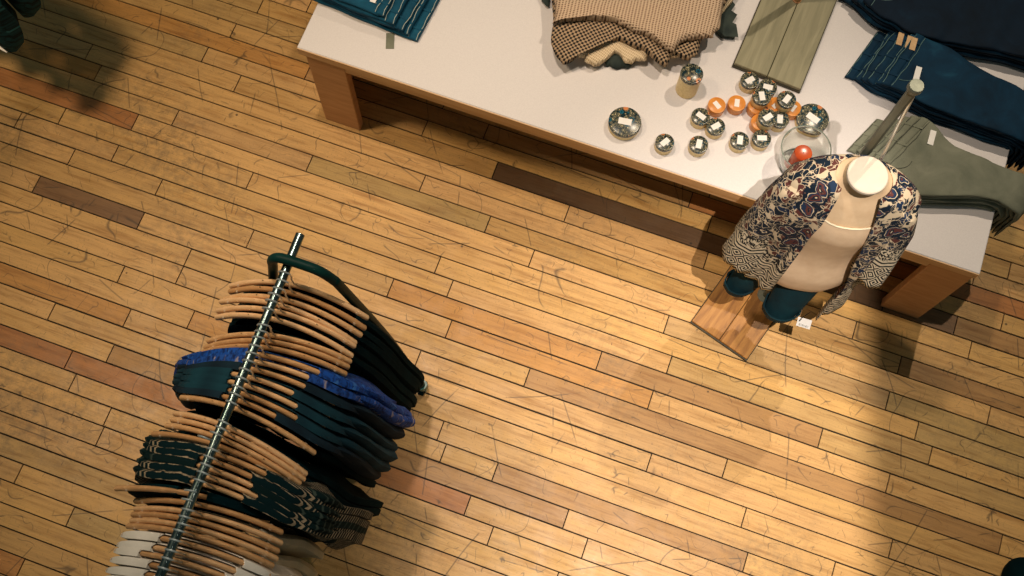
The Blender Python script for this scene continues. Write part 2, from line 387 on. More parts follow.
for px, py, t in ((75,103,RED),(60,62,ORG),(190,42,ORG),(270,56,ORG),(90,24,OLV),(110,318,ORG),(206,318,ORG),(480,330,ORG),(430,303,ORG),(625,365,BRN),
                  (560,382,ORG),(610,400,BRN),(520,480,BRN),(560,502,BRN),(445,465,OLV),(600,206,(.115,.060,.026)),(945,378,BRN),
                  (945,318,DRK),(975,482,OLV),(405,450,BRN),(400,492,RED),(20,340,RED),(60,190,DRK),(40,455,OLV),
                  (300,40,OLV),(240,5,OLV),(1000,300,RED),(980,330,BRN),(630,188,BRN),(690,208,RED),(450,120,BRN),(400,105,BRN),(640,470,LT),(900,440,OLV)):
    p = at(px, py); TONES.append((row_of(p.y), p.x, t))
fb = MB(); cols = []
rr = random.Random(5)
X0, X1 = -4.6, 3.6
for i in range(len(LINES) - 1):
    js = sorted(JOINTS.get(i, []))
    full = []; prev = X0 - rr.random()*.8
    targets = js + [X1 + 1.0]
    for t in targets:
        while t - prev > 1.9 and (t > X1 or t < -2.2 or t - prev > 2.3):
            prev += rr.uniform(.75, 1.25); full.append(prev)
        if t <= X1: full.append(t); prev = t
    xs = [X0] + [x for x in full if X0 + .05 < x < X1 - .05] + [X1]
    for a, b in zip(xs, xs[1:]):
        k = rr.random()
        lum = .90 + .16*rr.random(); tone = [c * lum for c in LT]
        tone[2] *= 1 + .10*rr.uniform(-1, 1)
        if k < .12: tone = [c*(.95+.1*rr.random()) for c in OLV]
        elif k < .14: tone = [c*(.98+.1*rr.random()) for c in ORG]
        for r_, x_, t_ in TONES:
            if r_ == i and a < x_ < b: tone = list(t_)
        gx, gy = .0018, .0018 + .0014*rr.random()**2
        n0 = len(fb.v)
        y0, y1 = LINES[i] + gy, LINES[i+1] - gy
        for dz, e in ((0, .0007), (-.006, 0)):
            fb.v += [Vector((a+gx+e, y0+e, dz)), Vector((b-gx-e, y0+e, dz)), Vector((b-gx-e, y1-e, dz)), Vector((a+gx+e, y1-e, dz))]
        fb.f += [(n0, n0+1, n0+2, n0+3)] + [(n0+q, n0+(q+1) % 4, n0+4+(q+1) % 4, n0+4+q) for q in range(4)]
        sh = [rr.random(), rr.random(), rr.random()]
        cols += [(tone, sh)]*5
nf = len(fb.f); n0 = len(fb.v)
yb0, yb1 = LINES[0], LINES[-1]
fb.v += [Vector((X0, yb0, -.005)), Vector((X1, yb0, -.005)), Vector((X1, yb1, -.005)), Vector((X0, yb1, -.005))]
fb.f.append((n0, n0+1, n0+2, n0+3)); cols.append(((.02,.012,.006), (0,0,0)))
me = bpy.data.meshes.new('floor'); me.from_pydata([tuple(p) for p in fb.v], [], fb.f); me.update()
ta = me.color_attributes.new('tone', 'FLOAT_COLOR', 'CORNER'); sa = me.color_attributes.new('shift', 'FLOAT_COLOR', 'CORNER')
for p in me.polygons:
    t, s_ = cols[p.index]
    for li in p.loop_indices: ta.data[li].color = (*t, 1); sa.data[li].color = (*s_, 1)
me.materials.append(MT['floor']); me.materials.append(MT['gap']); me.polygons[nf].material_index = 1
floor = bpy.data.objects.new('floor', me); COL.objects.link(floor); floor['kind'] = 'structure'

# unseen slab added by the third spot; its straight edge bounds the light pool
bd = Vector((.263, -.965, 0)); bn = Vector((.965, .263, 0)); b0 = Vector((.627, .406, 0)) - bd*.8
q = [b0, b0 + bd*2.4, b0 + bd*2.4 + bn*.75, b0 + bn*.75]
bmb = MB().quadring([[(p.x, p.y, 4.60) for p in q], [(p.x, p.y, 4.78) for p in q]], True, True, True).build('light_blocker', MT['oak'], None, False)
bmb['kind'] = 'structure'

# ------------------------------------------------------------------ display table
TX0, TX1, TY0, TY1, TZ = -1.446, 1.253, 1.789, 3.12, .61
tb = thing('display_table', 'long low display table with white top and pale orange wooden frame', 'table', (-.1, 2.45, 0))
Mi = Matrix.Translation((.1, -2.45, 0))
MB().box(TX0, TX1, TY0, TY1, TZ-.045, TZ, .003).build('tabletop', MT['laminate'], tb, False, Mi)
MB().box(TX0+.001, TX1-.001, TY0-.004, TY0-.0002, TZ-.043, TZ-.003).build('edge_band', MT['oak_edge'], tb, False, Mi)
MB().box(TX0+.19, TX1-.167, TY0+.004, TY0+.042, TZ-.088, TZ-.0455).build('apron', MT['oak_edge'], tb, False, Mi)
MB().box(TX0+.19, TX1-.167, TY1-.042, TY1-.004, TZ-.088, TZ-.0455).build('apron', MT['oak_edge'], tb, False, Mi)
for a, b in ((TX0+.025, TX0+.188), (TX1-.165, TX1-.002)):
    MB().box(a, b, TY0+.004, TY0+.042, 0, TZ-.0455, .003).build('leg', MT['oak'], tb, False, Mi)
    MB().box(a, b, TY1-.042, TY1-.004, 0, TZ-.0455, .003).build('leg', MT['oak'], tb, False, Mi)
    xo = a + .004 if a < 0 else b - .034
    MB().box(xo, xo + .030, TY0+.0425, TY1-.0425, 0.001, TZ-.0455).build('side_panel', MT['oak'], tb, False, Mi)

# ------------------------------------------------------------------ clothing rack
RX, RZ = -.872, 1.40           # rail runs almost along Y
RROT = .0285
def railx(Y): return RX - RROT*Y
HX, HY = .014, .012     # hangers hook a little off the rail's axis
rk = thing('clothing_rack', 'dark green metal rolling rack with a bright rail crowded with wooden hangers', 'clothing rack', (RX, 0, 0), RROT)
MB().tube([(-.0, -1.25, RZ), (0, .15, RZ), (0, .858, RZ)], .0135, 16).build('rail', MT['darkchrome'], rk)
for y0, sg in ((.765, 1), (-1.13, -1)):
    pts = [(-.31, .035*sg, .075), (-.17, .015*sg, .80), (-.068, 0, 1.30), (-.052, -.004*sg, 1.385), (-.034, -.003*sg, 1.422), (-.01, 0, 1.432), (.06, 0, 1.432), (.10, 0, 1.420), (.13, .002*sg, 1.37), (.15, .004*sg, 1.29), (.24, .02*sg, .75), (.31, .035*sg, .075)]
    MB().tube([Vector(p) + Vector((0, y0, 0)) for p in spline(pts, 5)], .0150, 12).build('end_frame', MT['rack'], rk)
    for sx in (-.31, .31):
        c = Vector((sx, y0 + .035*sg, 0))
        w_ = MB(); w_.tube([c + Vector((-.012, 0, .03)), c + Vector((-.010, 0, .03)), c + Vector((.010, 0, .03)), c + Vector((.012, 0, .03))], [.024, .030, .030, .024], 20)
        w_.build('caster_wheel', MT['black'], rk)
        f_ = MB(); f_.tube([c + Vector((0,0,.058)), c + Vector((0,0,.095))], .021, 14)
        f_.box(c.x-.019, c.x-.015, c.y-.014, c.y+.014, .02, .07); f_.box(c.x+.015, c.x+.019, c.y-.014, c.y+.014, .02, .07); f_.box(c.x-.019, c.x+.019, c.y-.014, c.y+.014, .0605, .067)
        f_.build('caster_fork', MT['caster'], rk)
# base bar along the rack on each side, low down
for sx in (-.297,):
    MB().tube([(sx, .80, .16), (sx, -1.165, .16)], .012, 10).build('base_bar', MT['rack'], rk)

def armz(x):
    a = abs(x) / .218
    return -.088 - .020*a - .085*a**2.1
def army(x, bow): return -bow*(abs(x)/.218)**2
def hanger_proto(bow):
    h = thing('wooden_hanger', 'x', 'hanger')
    b = MB(); rings = []
    for i in range(25):
        x = -.218 + .436*i/24
        if i in (0, 24): pass
        elif i == 1: x = -.214
        elif i == 23: x = .214
        a = abs(x)/.218
        hh = .0150*(1-a) + .0110*a; th = .0072*(1-a) + .0088*a
        if i in (0, 24): hh *= .55; th *= .6
        z = armz(x) - hh; y = army(x, bow)
        sl = -(armz(abs(x)+.003) - armz(abs(x)-.003))/.006
        rings.append([Vector((x + (.5*hh*sin(q)*(sl) if x > 0 else -.5*hh*sin(q)*sl), y + th*cos(q), z + hh*sin(q))) for q in [2*PI*k/12 for k in range(12)]])
    b.quadring(rings, True, True, True); b.build('hanger_arms', MT['hanger'], h)
    for sx in (-1, 1):
        r = MB(); rg = []
        for k in range(3):
            x = sx*(.183 + .003*k); a = abs(x)/.218; hh = .0150*(1-a)+.0110*a + .0012; th = .0072*(1-a)+.0088*a + .0012
            z = armz(x) - hh + .0012; y = army(x, bow)
            rg.append([Vector((x, y + th*cos(q), z + hh*sin(q))) for q in [2*PI*j/12 for j in range(12)]])
        r.quadring(rg, True, True, True); r.build('grip_band', MT['hanger_band'], h)
    hk = MB(); pts = [(0, 0, -.095), (0, 0, -.045)] + [(.0185*sin(t), 0, .0005 - .0185*cos(t)) for t in [rad(v) for v in range(0, 1, 1)]][:0]
    pts = [(0, 0, -.100), (0, 0, -.060), (.000, 0, -.040), (.0055, 0, -.018)]
    for v in range(-25, 221, 24):
        t = rad(v); pts.append((.0178*cos(t) - .012, 0, .0178*sin(t)-.0015))
    hk.tube(pts, .0028, 6); hk.build('hook', MT['chrome'], h)
    return h
HP = None
def put_hanger(Y, yaw, label, group, X=None, dx=0.0, Z=None, tilt=0.0):
    global HP
    if HP is None: HP = hanger_proto(.022); h = HP
    else: h = copy_tree(HP)
    h.location = ((railx(Y) + HX if X is None else X) + dx, Y + HY, (RZ if Z is None else Z) - .0005); h.rotation_euler = (0, rad(tilt), rad(yaw))
    tag(h, label, 'hanger', group)
    return h

def fold(x, z, Y, amp):
    return amp*(.6*sin(x*38 + 2.0*nz(x*3, z*2, Y*1.2)) + .7*nz(x*9, z*3, Y*1.5+3)) * min(1, max(0, (-z - .16)*3.0))
def put_garment(name, label, cat, group, Y, yaw, m, nl=.08, nr=.14, L=.6, wtop=.232, wbot=.30, th=.015, amp=.03, sleeve=(.2, .06), strap=False, X=None, Z=None, skew=0.0, extra=None, hemwave=.03, seed=0, ms=None):
    own = X is not None; X = railx(Y) if X is None else X; Z = RZ if Z is None else Z
    g_ = thing(name, label, cat, (X + (HX if not own else 0), Y + HY, Z), rad(yaw), group)
    rs = random.Random(seed*13 + int(Y*1000))
    NX, NV = 44, 20; rings = []; uvs = []
    wid = .232 if not strap else .165
    if wtop: wid = wtop
    for k in range(NV + 1):
        v = max(0, (k - 1)) / (NV - 1)
        s = v**.9
        hw = (wid + (wbot - wid)*(s**.65))*(1 - .10*s**9)
        ring = []
        for j in range(2*NX):
            front = j < NX; i = j if front else 2*NX - 1 - j
            u = -1 + 2*i/(NX - 1)
            x = u*hw
            xt = u*wid
            neck = (-nl < xt < nr)
            t_ = (xt + nl)/(nl + nr)
            dip = (.10 if front else .025)*max(0, 4*t_*(1-t_)) if neck and not strap else 0
            if strap: dip = .075 + (.05 if front else .0)*max(0, cos(u*2.6*PI/2))*.5 + .02*abs(u)
            # sheet hugging the arm near the top
            edge = math.sqrt(max(0, 1 - abs(u)**10))
            if k == 0: yy = 0 if not neck and not strap else (th if front else -th)*.95
            else: yy = (th*(.78 + .9*min(1, s*3)))*(1 if front else -1)*max(.40, edge)
            ztop = armz(xt) + (.0075 if not neck else -.004) - dip
            zb = -.10 - L + hemwave*nz(x*7, Y*9, seed)
            z = ztop if k <= 1 else ztop + (zb - ztop)*s
            if k == 0 and not neck and not strap: z += .0012
            if abs(u) > .93 and k <= 1: z -= .012*(abs(u) - .93)/.07
            y = army(xt, .022)*(1 - .4*s) - yy + fold(x, z, Y, amp*min(1, s*2.2)) + skew*s
            ring.append((x, y, z)); uvs.append((x, ztop - z + yy*.5))
        rings.append(ring)
    b = MB(); b.quadring(rings, True); b.uv = uvs
    b.build('garment_body', m, g_)
    if sleeve:
        sl, flare = sleeve
        for sx in (-1, 1):
            sb = MB(); rg = []; uv = []
            x0 = sx*(wid - .062); n = 14
            for k in range(11):
                t = k/10; z0 = armz(x0*1.0)
                cx = x0 + sx*(.045*min(1, t*3.5) + flare*t); cz = z0 - .022 - sl*t
                r1 = (.046 + .014*sin(t*PI))*(1 - .12*t); r2 = (.013 + .012*t)
                cy = army(x0, .022) + fold(cx, cz, Y, amp)*t + skew*t*.4
                r1 *= (.25, .7, 1)[min(k, 2)]; r2 *= (.2, .6, 1)[min(k, 2)]
                for j in range(n):
                    q = 2*PI*j/n
                    rg_p = (cx + r1*cos(q) + .004*rs.uniform(-1, 1), cy + r2*sin(q), cz + r1*.35*cos(q)*(-sx) + .004*rs.uniform(-1, 1))
                    uv.append((rg_p[0], -rg_p[2])); rg.append(rg_p)
            sb.quadring([rg[i*n:(i+1)*n] for i in range(11)], True, True, False); sb.uv = uv
            sb.build('sleeve', ms or m, g_)
    if strap:
        for sx in (-1, 1):
            x0 = sx*.10
            MB().tube([(x0*1.15, army(x0, .022) + th*.9, armz(x0) - .085), (x0, army(x0, .022), armz(x0) + .002), (x0*1.15, army(x0, .022) - th*.9, armz(x0) - .085)], .0022, 6).build('strap', m, g_)
    if extra: extra(g_)
    return g_

# bare hangers at the rack's top end, dark dresses on them
GH = 'wooden hangers on the green rack'
A = [(.722, 6), (.697, 4), (.672, 4.5), (.652, 2.5), (.632, 5), (.607, 3.5)]
AL = ['bare wooden hanger nearest the rack\'s bent end frame', 'second wooden hanger from the rack\'s bent end frame', 'third wooden hanger from the rack\'s bent end frame',
      'fourth wooden hanger from the rack\'s bent end frame', 'fifth wooden hanger from the rack\'s bent end frame', 'last of the six bare hangers at the rack\'s far end, before a dark gap']
ORD = ['first', 'second', 'third', 'fourth', 'fifth', 'sixth', 'seventh', 'eighth']
for i, (Y, yw) in enumerate(A):
    put_hanger(Y, yw, AL[i], GH, dx=random.uniform(-.006, .006), tilt=random.uniform(-1.5, 1.5))
    put_garment('hanging_dress', 'long black strappy dress under the %s of the bare hangers at the far end' % ORD[i], 'dress', 'black dresses at the rack\'s far end',
                Y, yw, MT['black'], L=1.10 - .05*(i % 3), wtop=.170, wbot=.350, strap=True, sleeve=None, amp=.016, skew=.045, seed=i)
B = [(.560, 11.5), (.541, 12), (.522, 11)]
for i, (Y, yw) in enumerate(B):
    put_hanger(Y, yw, ['slanted wooden hanger just past the dark gap, with an open length', 'middle one of the three slanted bare hangers above the blue tops', 'slanted bare hanger right beside the bright blue printed top'][i], GH)
    if i != 1: put_garment('hanging_dress', ['black strappy dress under the first slanted hanger past the gap', '', 'black strappy dress beside the bright blue printed top'][i], 'dress', 'black dresses on the slanted hangers',
                Y, yw, MT['black'], L=.9, wtop=.16, wbot=.25, strap=True, sleeve=None, amp=.015, seed=20+i)
C = [(.497, 9, 'blue', .045, .150, 'bright blue speckled top on a wooden hanger, nearer the rack\'s far end', .52, .10),
     (.474, 8, 'floralblue', .03, .133, 'blue floral top just below the bright blue speckled one', .55, .12),
     (.450, 6, 'ink', .055, .128, 'black-blue top following the two blue printed tops', .60, .10),
     (.424, 3, 'navy', .075, .105, 'first navy teal top after the blue printed ones', .62, .09),
     (.398, 1.5, 'navy', .072, .125, 'middle navy teal top of the three with a long bare hanger arm', .66, .10),
     (.372, 0, 'navy', .067, .140, 'navy teal top with the longest bare stretch of hanger showing', .70, .09),
     (.350, -1, 'ink', .075, .09, 'dark blue top last of the navy run, before the slanting bare hanger', .66, .07)]
for i, (Y, yw, m, nl, nr, lab, L, fl) in enumerate(C):
    put_hanger(Y, yw, 'wooden hanger inside the ' + lab.split(' on a ')[0].split(',')[0].split(' with ')[0].split(' of the three')[0].split(' last of')[0], GH)
    put_garment('hanging_shirt', lab, 'top', 'blue and navy tops', Y, yw, MT[m], nl, nr, L, wbot=.36, amp=.024, sleeve=(.44, fl + .035), skew=.05, seed=40+i)
put_hanger(.325, -2.5, 'bare wooden hanger lying across a black top, curving down to the right', GH)
put_garment('hanging_dress', 'black dress under the lone bare hanger past the navy tops', 'dress', 'black dresses mid-rack', .325, -2.5, MT['black'], L=.80, wtop=.17, wbot=.345, strap=True, sleeve=None, amp=.018, skew=.03, seed=60)
D = [(.268, -4.5), (.250, -4), (.232, -3), (.212, 1.0)]
for i, (Y, yw) in enumerate(D):
    put_hanger(Y, yw, ['topmost of the four bare hangers bunched mid-rack', 'second of the four bare hangers bunched mid-rack', 'third of the four bare hangers bunched mid-rack', 'lowest of the four bunched bare hangers, its left tip reaching furthest out'][i], GH, dx=[.0,.0,-.008,-.035][i])
    if i in (0, 2): put_garment('hanging_dress', 'black strappy dress under the %s of the four bunched hangers' % ('topmost' if i == 0 else 'third'), 'dress', 'black dresses mid-rack', Y, yw, MT['black'], L=.86, wtop=.17, wbot=.39, strap=True, sleeve=None, amp=.022, skew=.03, seed=70+i)
def fringe(g_):
    rs = random.Random(3); f = MB()
    for k in range(40):
        x = -.30 + .66*k/39; z = -.66 + rs.uniform(-.01, .01)
        f.tube([(x, .01, z), (x + rs.uniform(-.01, .01), rs.uniform(-.01, .02), z - .03), (x + rs.uniform(-.015, .015), rs.uniform(-.015, .03), z - .055)], [.0024, .002, .001], 4)
    f.build('fringe', MT['black'], g_)
E_ = [(.190, 1, 'stripe', .04, .115, 'sand-striped black knit wrap, the one furthest up the rack'), (.168, 0, 'stripe', .07, .09, 'sand-striped black knit wrap just below the topmost striped one'),
      (.146, 0, 'blackrib', .07, .095, 'black ribbed knit top between the striped wraps'), (.124, 1, 'stripe', .055, .115, 'sand-striped black knit wrap with its stripes running diagonally, lower down'),
      (.102, 2, 'stripe', .06, .088, 'lowest sand-striped black knit wrap, beside the long bare hangers')]
for i, (Y, yw, m, nl, nr, lab) in enumerate(E_):
    put_hanger(Y, yw, 'wooden hanger holding the ' + lab.split(',')[0], GH)
    put_garment('knit_wrap', lab, 'knitwear', 'striped and ribbed knits', Y, yw, MT[m], nl, nr, .60, wtop=.232, wbot=.40, amp=.04, sleeve=(.24, .07), seed=80+i, skew=.02, extra=fringe if i in (0, 3) else None, ms=MT['blackrib'] )
F_ = [(.070, 9, -.012), (.046, 8, -.01), (.022, 7, .0), (.002, 6, 0), (-.017, 5.5, .004), (-.036, 5, 0)]
FL = ['long bare wooden hanger pushed far out to the left, above a black dress', 'short-looking bare hanger tucked under the far-out long one', 'third bare hanger in the bunch above the white tops',
      'fourth bare hanger in the bunch above the white tops', 'fifth bare hanger in the bunch above the white tops', 'bare hanger directly above the topmost white top']
for i, (Y, yw, dx) in enumerate(F_):
    put_hanger(Y, yw, FL[i], GH, dx=dx, tilt=15 if i == 0 else 0)
    if i == 0: put_garment('hanging_dress', 'black dress whose rounded shoulder shows left of the rail above the white tops', 'dress', 'black dresses mid-rack', Y - .004, yw, MT['black'], .03, .05, L=.9, wtop=.20, wbot=.27, sleeve=None, X=railx(Y) - .040, amp=.015, seed=90)
    if i in (2, 5): put_garment('hanging_dress', 'pale strappy top under the %s hanger above the white tops' % ORD[i], 'top', 'pale strappy tops', Y, yw, MT['palegreen'], L=.7, wtop=.16, wbot=.27, strap=True, sleeve=None, amp=.015, seed=92+i)
G_ = [(-.062, 5, .085, .150), (-.090, 5, .09, .135), (-.112, 4, .13, .12), (-.138, 4, .085, .14), (-.164, 5, .08, .13), (-.192, 4, .08, .13), (-.222, 4, .09, .12)]
for i, (Y, yw, nl, nr) in enumerate(G_):
    k = ['topmost', 'second', 'third', 'fourth', 'fifth', 'sixth', 'lowest'][i]
    put_hanger(Y, yw, 'wooden hanger inside the %s of the white tops' % k, GH)
    put_garment('white_top', '%s of the white cotton tops at the bottom of the rack' % k, 'top', 'white tops at the rack\'s near end', Y, yw, MT['white'], nl, nr, .55, wtop=.226, wbot=.25, th=.0145, amp=.012, sleeve=None, seed=100+i, hemwave=.02)

# ------------------------------------------------------------------ second rack, whose garments reach into the far left corner
R2 = (-2.73, 1.40)
r2 = thing('clothing_rack', 'rack mostly out of frame behind the dark teal garments, top left corner', 'clothing rack', (R2[0], 0, 0))
MB().tube([(0, .9, RZ), (0, 2.2, RZ)], .0135, 14).build('rail', MT['darkchrome'], r2)
for y0 in (.95, 2.15):
    MB().tube(spline([(-.31, y0, 0), (-.11, y0, 1.3), (-.05, y0, 1.425), (.05, y0, 1.425), (.11, y0, 1.3), (.31, y0, 0)], 5) if False else spline([(-.31, y0, 0), (-.31, y0, .9), (-.11, y0, 1.35), (0, y0, 1.43), (-.0, y0, 1.44)], 5), .0165, 12).build('end_frame', MT['rack'], r2)
for i, (Y, lab) in enumerate(((1.51, 'dark teal textured knit garment at the left edge, with a white tag at its hem'), (1.66, 'dark teal textured knit garment cut off by the top left corner'))):
    put_hanger(Y, -10, 'hanger holding the ' + lab.split(',')[0], 'hangers on the second rack', X=R2[0])
    def tagx(g_):
        p_ = at(4, 48, .60) - g_.location; p_.rotate(Matrix.Rotation(-g_.rotation_euler.z, 3, 'Z'))
        MB().tube([p_ + Vector((-.03, .035, .10)), p_], .0015, 5).build('tag_string', MT['black'], g_)
        MB().box(p_.x - .022, p_.x + .022, p_.y - .012, p_.y + .012, p_.z - .001, p_.z + .001).build('hem_tag', MT['paper'], g_, False)
    put_garment('teal_garment', lab, 'garment', 'teal garments in the corner', Y, -10, MT['tealknit'], L=.68, wbot=.33, th=.035, amp=.04, sleeve=(.45, .05), X=R2[0], seed=200+i, extra=tagx if i == 0 else None)

# ------------------------------------------------------------------ folded piles on the table
SK = 0.0
def slab_part(path, width, t, a, b, W0=0.0, wrinkle=.006, seed=0, n=22, m=None, name='x', parent=None, grow=0.0, zoff=0.0, y0=0.0, y1=1.0, taper=0.0, NS=None):
    """rounded cloth slab swept along path(s)->(x,z,nx,nz), from s=a to s=b"""
    NS = NS or max(3, int((b - a)/.014)); rings = []
    for k in range(NS + 1):
        s = a + (b - a)*k/NS
        x, z, nx, nz_ = path(s)
        wa, wb = width(s); w0 = wa + (wb - wa)*y0; w1 = wa + (wb - wa)*y1
        end = min(1.0, (k + .35)/1.2) if k < 2 else (min(1.0, (NS - k + .35)/1.2) if NS - k < 2 else 1)
        ring = []
        for j in range(n):
            q = 2*PI*j/n; c, sn = cos(q), sin(q)
            yy = (w0 + w1)/2 + ((w1 - w0)/2 + grow)*math.copysign(abs(c)**.28, c)
            hh = (t/2*end + grow)*math.copysign(abs(sn)**.55, sn)
            wr = wrinkle*(nz(s*14, yy*16, seed) + .6*nz(s*30, yy*9, seed + 5))*(1 if sn > 0 else 0)
            side = wrinkle*1.3*nz(s*9, seed*3.1, 2)*(1 if c < 0 else -1)
            d = t/2 + hh + wr + zoff
            ring.append((x + nx*d, yy + side, z + nz_*d))
        rings.append([(p[0] + SK*p[1], p[1], p[2]) for p in ring])
    o = MB().quadring(rings, True, True, True).build(name, m, parent, True, None, 60)
    return o
def jeans_pile(count, corner, ang, width_fn, length, t, mats, seammat, stepx, labels, cat, group, name, edge=None, patches=(), tags=(), seed=0, sag=.0, stepy=0.0, wedge=.0, seamn=1, skew=0.0):
    global SK
    SK = skew; z = TZ + .0008; rv = random.Random(seed)
    for i in range(count):
        o = thing(name, labels[i], cat, (corner[0], corner[1], 0), rad(ang), group)
        dz = z
        off = stepx*(i + .35*rv.uniform(-1, 1)); jy = .006*rv.uniform(-1, 1)
        o.rotation_euler = (0, 0, rad(ang + (rv.uniform(-1.2, 1.2) if edge is None else 0)))
        def path(s, dz=dz, i=i):
            # local x from the waistband along the legs; bends over the table edge when there is one
            if edge is None or s < edge: return s, dz + sag*0, 0, 1
            r = .012 + (dz - TZ)
            th = min(PI/2, (s - edge)/(.02 + .5*r))
            ar = (.02 + .5*r)*PI/2
            if s - edge < ar:
                return edge + .0 + 0*sin(th), dz, sin(th), cos(th)
            return edge, dz - (s - edge - ar), 1, 0
        if edge is not None:
            def path(s, dz=dz, i=i):
                r = .010
                ar = r*PI/2; h = dz - TZ
                if s < edge: return s, dz, 0, 1
                if s < edge + ar:
                    th = (s - edge)/r; return edge + (r + h)*sin(th), TZ - r + (r + h)*cos(th), sin(th), cos(th)
                return edge + r + h, TZ - r - (s - edge - ar), 1, 0
        b = length - .0*i
        m = mats[i % len(mats)]
        st = off
        yo = stepy*i
        wf = lambda s, jy=jy: tuple(v + jy for v in width_fn(s))
        base = slab_part(path, wf, t, st + .012, b - .02*random.Random(seed+i).random(), seed=seed + i*3.7, m=m, name='folded_legs', parent=o, y0=0)
        slab_part(path, wf, t, st - .012, st + .024, seed=seed + i, m=m, name='waistband', parent=o, grow=.0022, wrinkle=.001, NS=5)
        for sd in (.0, .034)[:seamn + 1]:
            q = MB(); x = st - .008 + sd; wa_, wb_ = wf(x)
            pts = []
            for k in range(13):
                yy = wa_ + (wb_ - wa_)*(.015 + .97*k/12); xx, zz, _, _ = path(x)
                pts.append((x + .002*sin(k*1.7) + .008*sin(k/12*PI)*sin(i*2.3 + sd*60) + SK*yy, yy, zz + t + .0026 - (.006 if k in (0, 12) else 0)))
            q.tube(pts, .0013, 5); q.build('stitching', seammat, o)
        if i in patches:
            xx, zz, _, _ = path(st + .006); y_ = wf(st)[0] + (wf(st)[1] - wf(st)[0])*patches[i]; st_ = st + SK*y_ + .01
            MB().box(st_ - .010, st_ + .012, y_, y_ + .055, zz + t + .0028, zz + t + .0048).build('leather_patch', MT['tan'], o, False)
        if i in tags:
            xx, zz, _, _ = path(st + .006); y_ = wf(st)[0] + (wf(st)[1] - wf(st)[0])*tags[i][0]; st_ = st + SK*y_ + tags[i][1]
            MB().box(st_ + .03, st_ + .052, y_, y_ + .06, zz + t + .003, zz + t + .005).build('price_tag', MT['paper'], o, False)
        for fr_ in (.18, .5, .82):
            yy = wf(st)[0] + (wf(st)[1] - wf(st)[0])*fr_; xx, zz, _, _ = path(st + .006); sx_ = st + SK*yy
            MB().box(sx_ - .010, sx_ + .026, yy - .004, yy + .004, zz + t + .0022, zz + t + .0044).build('belt_loop', m, o, False)
        # curved front pocket
        x = st + .03; wa_, wb_ = wf(x); xx, zz, _, _ = path(x); y_ = wa_ + (wb_ - wa_)*.14
        MB().tube([(x + .005 + .07*sin(k/8*PI/2) + SK*y_, y_ + math.copysign(.05, wb_ - wa_)*(1 - cos(k/8*PI/2)), zz + t + .0025) for k in range(9)], .0012, 5).build('pocket_seam', seammat, o)
        z += t + .0012
        yield o

# light blue jeans, left end of table: waist fan to the right, legs pointing left
P1 = at(413, 42, TZ)
n1 = 5
L1 = ['lowest of the mid-blue folded jeans at the table\'s left end', 'second from the bottom of the mid-blue folded jeans', 'middle pair of the mid-blue folded jeans', 'second from the top of the mid-blue folded jeans', 'topmost mid-blue folded jeans with a white tag, left end of the table']
list(jeans_pile(n1, (P1.x, P1.y), 176, lambda s: (0, -.27), .62, .021, [MT['denim_light']], MT['seam_light'], .030, L1, 'jeans', 'mid-blue jeans on the table', 'folded_jeans', patches={}, tags={4: (.35, .01), 3: (.75, .0)}, seed=3))
# khaki hang tag poking out of the blue pile
kt = at(391, 37, TZ + .012)
kb = MB().box(-.016, .016, -.034, .034, 0, .0016)
kb = kb.build('khaki_tag', MT['twill'], None, False); kb.location = (kt.x, kt.y - .012, TZ + .0008); kb.rotation_euler = (0, 0, .35)
tag(kb, 'small khaki tag poking out from under the mid-blue jeans', 'tag')
# dark blue jeans behind the pole, hanging over the right edge
P2 = at(847, 79, TZ)
L2 = ['lowest of the fanned dark blue jeans beside the grey trousers', 'second from the bottom of the fanned dark blue jeans', 'third from the bottom of the fanned dark blue jeans, tan patch showing',
      'third from the top of the fanned dark blue jeans, tan patch showing', 'second from the top of the fanned dark blue jeans', 'topmost of the fanned dark blue jeans with tan waistband patch']
A2 = 0
def lut(xs, ys):
    def f(s):
        if s <= xs[0]: return ys[0]
        for a_, b_, c_, d_ in zip(xs, xs[1:], ys, ys[1:]):
            if s <= b_: t = (s - a_)/(b_ - a_); t = t*t*(3 - 2*t); return c_ + (d_ - c_)*t
        return ys[-1]
    return f
lo2 = lut((0, .14, .38, .66), (0, -.035, -.072, -.080)); hi2 = lut((0, .2, .5, .66), (.235, .210, .140, .105))
E2 = (TX1 - P2.x)/cos(rad(A2)) + .0
list(jeans_pile(6, (P2.x, P2.y), A2, lambda s: (lo2(s), hi2(s)), E2 + .14, .017, [MT['denim_dark']], MT['seam_teal'], .028, L2, 'jeans', 'fanned dark blue jeans', 'folded_jeans', edge=E2, patches={5: .68, 3: .74, 4: .70}, tags={5: (.2, .05)}, seed=11, skew=.30))
# ink jeans along the back
P3 = at(838, 2, TZ)
A3 = 0
lo3 = lut((0, .22, .33, .72), (0, -.078, -.105, -.055)); hi3 = lut((0, .3, .72), (.24, .22, .20))
E3 = (TX1 - P3.x)/cos(rad(A3))
L3 = ['lowest of the near-black jeans at the back right of the table', 'second of the near-black jeans from the table', 'middle pair of the near-black jeans at the back right', 'fourth of the near-black jeans from the table', 'topmost near-black jeans at the back right of the table']
list(jeans_pile(5, (P3.x, P3.y), A3, lambda s: (lo3(s), hi3(s)), E3 + .12, .020, [MT['denim_ink'], MT['denim_dark']], MT['seam_teal'], .026, L3, 'jeans', 'near-black jeans at the back', 'folded_jeans', edge=E3, seed=23, skew=.3))
